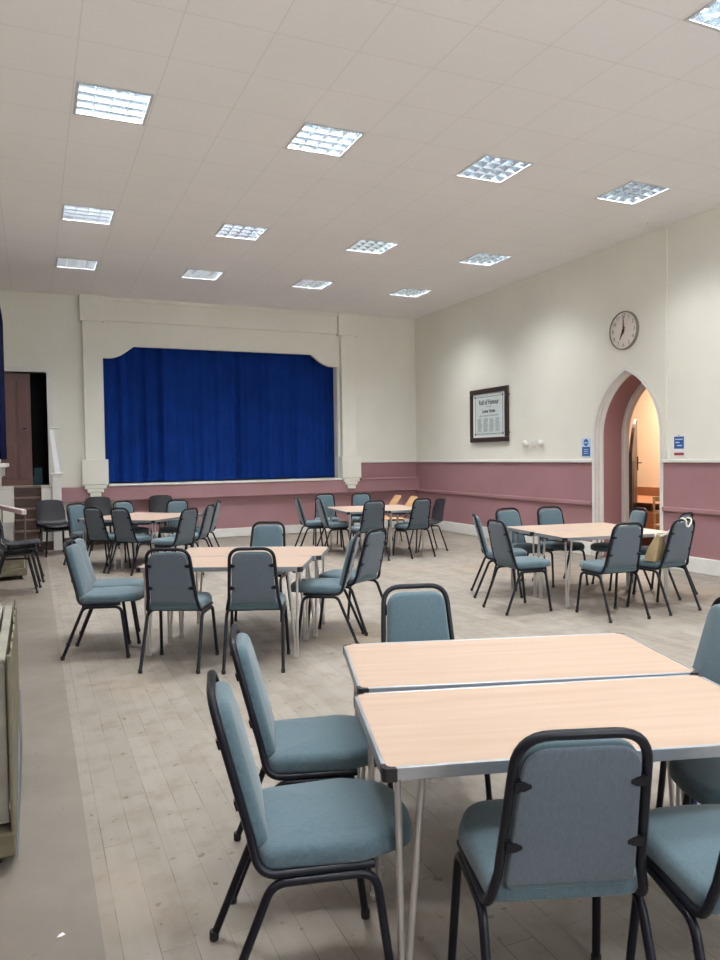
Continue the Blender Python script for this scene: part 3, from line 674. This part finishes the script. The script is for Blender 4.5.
for k in range(7):
    y = .03+k*.172; box(bm, (-.006, y, .10), (.002, y+.12, .79), .006)
o = obj('slatted_side', bm, m_olive, tr)
for k in range(6):
    x = -.035-k*.045
    f = thing('folded_table', 'folded table on edge in the left foreground trolley, %s' % ('nearest the hall floor', 'second from the hall side', 'third from the hall side', 'fourth from the hall side', 'fifth from the hall side', 'next to the wall')[k], 'table', (-.095+x, 3.04, .165), 0, 'folded tables on the trolley')
    bm = bmesh.new(); box(bm, (-.011, .012, .012), (.011, 1.138, .60), .002); obj('table_top', bm, m_olive, f)
    bm = bmesh.new()
    for a, b in (((-.017, 0, .60), (.017, 1.15, .618)), ((-.017, 0, 0), (.017, 1.15, .012)), ((-.017, 0, .012), (.017, .012, .60)), ((-.017, 1.138, .012), (.017, 1.15, .60))): box(bm, a, b, .003)
    obj('edging', bm, m_dull, f)
t2, W = trolley('trolley with a pale top rail behind the stacked black chairs', (-.10, 10.46, 0), math.radians(12.7), 7, 1.45, .84)
bm = bmesh.new(); box(bm, (-.05, -.01, .835), (.012, 1.46, .90), .01); o = obj('top_bar', bm, m_greywhite, t2); o['label'] = 'pale top rail'
bx('storage_compartment', (-W+.03, .02, .145), (-.03, .6, .34), m_olive, t2, .006)
bx('side_board', (-W+.02, .62, .145), (-.03, .66, .70), m_card, t2, .004)

# ------------------------------------------------------------------ things on the right wall
# roll of honour
t = thing('framed_board', 'dark framed roll of honour hanging on the cream wall', 'picture frame', (XR, 11.31, 2.24))
FW, FH = .60, .485
Mx = Matrix.Translation((-XR, -11.31, -2.24)) @ wallm(11.31, 2.24)
bm = bmesh.new()
for a, b in (((-FW, FH-.085, 0), (FW, FH, .05)), ((-FW, -FH, 0), (FW, -FH+.085, .05)), ((-FW, -FH+.085, 0), (-FW+.085, FH-.085, .05)), ((FW-.085, -FH+.085, 0), (FW, FH-.085, .05))): box(bm, a, b, .012, Mx)
for z in (-.33, .33): box(bm, (FW-.005, z-.012, .01), (FW+.03, z+.012, .03), .003, Mx)
obj('frame', bm, m_frame, t)
bm = bmesh.new(); box(bm, (-FW+.08, -FH+.08, .005), (FW-.08, FH-.08, .02), 0, Mx); obj('mount', bm, m_mount, t)
bm = bmesh.new(); box(bm, (-FW+.125, -FH+.115, .02), (FW-.125, FH-.115, .023), 0, Mx); pa = obj('paper', bm, m_paper, t)
bm = bmesh.new(); a, b, w = FW-.16, FH-.145, .008
for p, q in (((-a, b-w), (a, b)), ((-a, -b), (a, -b+w)), ((-a, -b), (-a+w, b)), ((a-w, -b), (a, b))): box(bm, (*p, .023), (*q, .0245), 0, Mx)
for sx in (-1, 1):
    for sy in (-1, 1): box(bm, (sx*a-.018, sy*b-.018, .023), (sx*a+.018, sy*b+.018, .025), 0, Mx)
obj('border_line', bm, m_ink, t)
def onboard(x, y): return Mx @ Matrix.Translation((x, y, .0245))
text_mesh('title_text', 'Roll of Honour', .125, onboard(0, .235), m_ink, t, .003, 0, .82)
text_mesh('place_text', 'OF THE', .045, onboard(0, .155), m_ink2, t)
text_mesh('subtitle_text', 'Lower Street', .095, onboard(0, .075), m_ink, t, .002, 0, .82)
text_mesh('line_text', 'who served in the Great War', .05, onboard(0, -.005), m_ink2, t)
bm = bmesh.new(); rnd = random.Random(4)
for c in range(4):
    for r in range(15):
        x = -.36+c*.19; w = rnd.uniform(.10, .155); y = -.06-r*.0165; box(bm, (x, y-.0035, .023), (x+w, y+.0035, .0242), 0, Mx)
o = obj('name_column', bm, m_ink2, t); o['label'] = 'columns of faint names'
# clock
CY, CZ, CR = 7.965, 3.225, .268
t = thing('wall_clock', 'large round ivory clock on the wall above the arch', 'clock', (XR, CY, CZ)); Mx = Matrix.Translation((-XR, -CY, -CZ)) @ wallm(CY, CZ)
def disc(bm, prof, n=48):
    lathe(bm, prof, (0, 0, 0), Vector((0, 0, 1)), n); bmesh.ops.transform(bm, matrix=Mx, verts=bm.verts[:])
bm = bmesh.new(); disc(bm, [(CR, 0), (CR, .03), (CR-.006, .042), (CR-.014, .042), (CR-.018, .03), (CR-.02, .02)]); obj('rim', bm, m_rim, t, 40)
bm = bmesh.new(); disc(bm, [(CR-.016, .015), (CR-.018, .028)]); obj('dial', bm, m_clock, t)
for h in range(1, 13):
    a = h*PI/6; text_mesh('numeral', str(h), .075, Mx @ Matrix.Translation((math.sin(a)*.205, math.cos(a)*.205, .029)), m_ink2, t, .001)
def hand(nm, ang, ln, w, mat, z):
    bm = bmesh.new(); prism(bm, [(-w, -.05), (w, -.05), (w*1.4, ln*.25), (w*.35, ln), (-w*.35, ln), (-w*1.4, ln*.25)], lambda x, y, d: (x, y, d), z, z+.003)
    bmesh.ops.transform(bm, matrix=Mx @ Matrix.Rotation(-ang, 4, 'Z'), verts=bm.verts[:]); obj(nm, bm, mat, t)
hand('minute_hand', 0.0, .20, .008, m_red, .031); hand('hour_hand', math.radians(208), .14, .011, m_red, .034)
bm = bmesh.new(); disc(bm, [(.022, .03), (.022, .04), (.012, .043)], 16); obj('hub', bm, m_blackp, t)
# signs
t = thing('wall_sign', 'white sign with a blue head symbol left of the arch', 'sign', (XR, 8.76, 1.60)); Mx = Matrix.Translation((-XR, -8.76, -1.60)) @ wallm(8.76, 1.60)
bm = bmesh.new(); prism(bm, rounded([(-.10, -.14), (.10, -.14), (.10, .15), (-.10, .15)], [.03]*4, 4), lambda x, y, d: Mx @ Vector((x, y, d)), 0, .006); obj('plate', bm, m_lblue, t)
bm = bmesh.new(); lathe(bm, [(.052, .006), (.052, .0075)], (0, .085, 0), Vector((0, 0, 1)), 24); bmesh.ops.transform(bm, matrix=Mx, verts=bm.verts[:]); obj('head_symbol', bm, m_blue, t)
bm = bmesh.new(); box(bm, (-.035, .072, .0075), (.035, .090, .009), 0, Mx); obj('mask_symbol', bm, m_lblue, t)
bm = bmesh.new(); box(bm, (-.085, -.115, .006), (.085, .020, .0075), 0, Mx); obj('blue_panel', bm, m_blue, t)
bm = bmesh.new()
for y in (-.02, -.05, -.08): box(bm, (-.05, y-.005, .0075), (.05, y+.005, .0085), 0, Mx)
obj('white_lines', bm, m_lblue, t)
t = thing('wall_notice', 'white notice with blue panel and red strip right of the arch', 'sign', (XR, 7.02, 1.61)); Mx = Matrix.Translation((-XR, -7.02, -1.61)) @ wallm(7.02, 1.61)
bm = bmesh.new(); box(bm, (-.10, -.15, 0), (.10, .14, .005), 0, Mx); obj('plate', bm, m_mount, t)
bm = bmesh.new(); box(bm, (-.078, -.045, .005), (.078, .11, .0065), 0, Mx); obj('blue_panel', bm, m_blue, t)
bm = bmesh.new()
for y, a, b in ((.075, -.06, .06), (.035, -.055, .01), (-.005, -.03, .05)): box(bm, (a, y-.007, .0065), (b, y+.007, .0075), 0, Mx)
obj('white_lines', bm, m_lblue, t)
bm = bmesh.new(); box(bm, (-.078, -.13, .005), (.078, -.095, .0065), 0, Mx); obj('red_strip', bm, m_signred, t)
bm = bmesh.new(); lathe(bm, [(.006, .005), (.006, .012), (.003, .014)], (0, .128, 0), Vector((0, 0, 1)), 10); bmesh.ops.transform(bm, matrix=Mx, verts=bm.verts[:]); obj('pin', bm, m_ink, t)
# three small white fittings
for (y, r, lab) in ((10.20, .055, 'small white round knob on the wall, left of the three fittings'), (9.80, .055, 'small white round knob on the wall, right of the three fittings')):
    bm = bmesh.new(); lathe(bm, [(.03, 0), (.03, .02), (r, .03), (r, .055), (r*.8, .075), (r*.4, .085)], (XR, y, 1.70), Vector((-1, 0, 0)), 20); tag(obj('round_thermostat', bm, m_white, None, 50), lab, 'wall fitting', 'white wall knobs')
t = thing('wall_switch', 'small square white fitting between two round white knobs', 'wall fitting', (XR, 10.02, 1.695))
bx('plate', (-.02, -.045, -.06), (0, .045, .06), m_white, t, .006); bx('rocker', (-.028, -.022, -.03), (-.02, .022, .03), m_greywhite, t, .003)
# conduit
t = thing('wall_conduit', 'thin white conduit running down the wall right of the arch', 'conduit', (0, 0, 0))
bm = bmesh.new(); tube(bm, fillet([(7.25, 7.21, H-.014), (XR-.014, 7.21, H-.014), (XR-.014, 7.21, 1.56)], [0, .08, 0], 6), .012, 8); obj('pipe', bm, m_cream, t, 60)
bx('junction_box', (XR-.035, 7.175, 1.44), (XR, 7.245, 1.56), m_white, t, .005)
bm = bmesh.new()
for z in (1.9, 2.5, 3.1, 3.7): box(bm, (XR-.03, 7.185, z), (XR, 7.235, z+.02), .003)
obj('clip', bm, m_cream, t)
# ------------------------------------------------------------------ handbag on a chair
t = thing('handbag', 'tan handbag with cream straps on a chair at the tables by the arch', 'bag', (5.578, 5.357, .482), math.radians(95.5))
bm = bmesh.new(); rings = []
for k in range(9):
    v = k/8; hx = .065*(1-.6*v)+.008*math.sin(v*PI); hy = .085*(1-.55*v)+.010*math.sin(v*PI); cx = -.005-.055*v; cy = .125; z = .24*v
    rr = rounded([(-hx, -hy), (hx, -hy), (hx, hy), (-hx, hy)], [.02]*4, 3); rings.append([bm.verts.new((cx+x, cy+y, z+(.012*math.cos(y*14) if k == 8 else 0))) for x, y in rr])
for A, B in zip(rings, rings[1:]):
    for k in range(len(A)): bm.faces.new((A[k], A[(k+1) % len(A)], B[(k+1) % len(A)], B[k]))
bm.faces.new(rings[0][::-1]); bm.faces.new(rings[-1]); obj('bag_body', bm, m_tan, t, 60)
bm = bmesh.new(); tube(bm, fillet([(-.075, .15, .235), (-.125, .12, .26), (-.165, .06, .33), (-.215, .04, .400), (-.245, .04, .420), (-.285, .035, .405), (-.278, .02, .345), (-.276, -.015, .338), (-.282, -.035, .370), (-.285, -.045, .405), (-.245, -.05, .420), (-.215, -.04, .400), (-.165, .02, .33), (-.125, .08, .26), (-.075, .10, .235)], [0, .03, .03, .02, .02, .02, .02, .02, .02, .02, .02, .02, .03, .03, 0], 4), .008, 8); obj('strap', bm, m_strap, t, 60)
bm = bmesh.new(); lathe(bm, [(.012, -.004), (.022, -.004), (.022, .004), (.012, .004)], (-.05, .165, .245), Vector((1, .3, 0)), 16); obj('ring', bm, m_strap, t)
# paper scrap
bm = bmesh.new()
vs = [bm.verts.new(p) for p in ((-.02, -.012, .002), (.0, -.016, .004), (.024, -.002, .002), (.012, .012, .008), (-.008, .010, .003), (0, 0, .012))]
for k in range(5): bm.faces.new((vs[k], vs[(k+1) % 5], vs[5]))
bm.faces.new(vs[:5][::-1]); o = tag(obj('paper_scrap', bm, m_mount), 'tiny white paper scrap on the grey floor strip at the bottom left', 'litter'); o.location = (.043, 2.52, 0); o.scale = (.6, .6, .6)
# ------------------------------------------------------------------ furniture in the side room
t = thing('wooden_table', 'orange brown table seen through the arched doorway', 'table', (9.55, 9.55, 0))
bx('table_top', (-.75, -1.2, .69), (.75, 1.2, .73), m_wood2, t, .006); bx('apron', (-.70, -1.15, .60), (.70, 1.15, .69), m_wood2, t)
for sx in (-1, 1):
    for sy in (-1, 1):
        bm = bmesh.new(); prism(bm, [(-.035, -.035), (.035, -.035), (.035, .035), (-.035, .035)], lambda x, y, z: (sx*.64+x*(.6+.4*z/.6), sy*1.08+y*(.6+.4*z/.6), z), 0, .60); obj('leg', bm, m_wood2, t)
t = thing('wooden_chair', 'pale wooden chair just inside the arched doorway on the right', 'chair', (8.62, 8.10, 0), math.radians(20))
bx('seat', (-.2, -.2, .43), (.2, .2, .46), m_ply, t, .008)
for sy in (-1, 1):
    bm = bmesh.new(); tube(bm, [(-.19, sy*.18, .0), (-.18, sy*.18, .45), (-.22, sy*.18, .87)], .017, 8); obj('back_post', bm, m_ply, t, 60)
    bm = bmesh.new(); tube(bm, [(.18, sy*.17, .0), (.17, sy*.17, .44)], .016, 8); obj('leg', bm, m_ply, t, 60)
for z0, z1 in ((.80, .87), (.62, .67)):
    bm = bmesh.new(); box(bm, (-.225, -.18, z0), (-.205, .18, z1), .004); obj('back_rail', bm, m_ply, t)

# ------------------------------------------------------------------ camera, world, view
def basis(yaw, pitch, roll):
    f = Vector((math.sin(yaw)*math.cos(pitch), math.cos(yaw)*math.cos(pitch), math.sin(pitch))); r = Vector((math.cos(yaw), -math.sin(yaw), 0)); u = r.cross(f)
    return r*math.cos(roll)+u*math.sin(roll), -r*math.sin(roll)+u*math.cos(roll), f
r, u, f = basis(.4166, -.0314, -.0144)
cam = bpy.data.cameras.new('camera'); co = bpy.data.objects.new('camera', cam); C.objects.link(co)
co.matrix_world = Matrix(((r.x, u.x, -f.x, 0), (r.y, u.y, -f.y, 0), (r.z, u.z, -f.z, 1.52), (0, 0, 0, 1)))
cam.sensor_fit = 'VERTICAL'; cam.sensor_height = 24.; cam.lens = 739.03*24/960; cam.clip_start = .05; cam.clip_end = 100
sc.camera = co
w = bpy.data.worlds.new('world'); sc.world = w; w.use_nodes = True; w.node_tree.nodes['Background'].inputs[0].default_value = (.5, .55, .6, 1); w.node_tree.nodes['Background'].inputs[1].default_value = .05
vs_ = sc.view_settings; vs_.view_transform = 'Standard'; vs_.look = 'None'; vs_.gamma = 1.; vs_.exposure = .36; vs_.use_curve_mapping = False
sc.cycles.max_bounces = 8; sc.cycles.diffuse_bounces = 5; sc.cycles.use_denoising = True
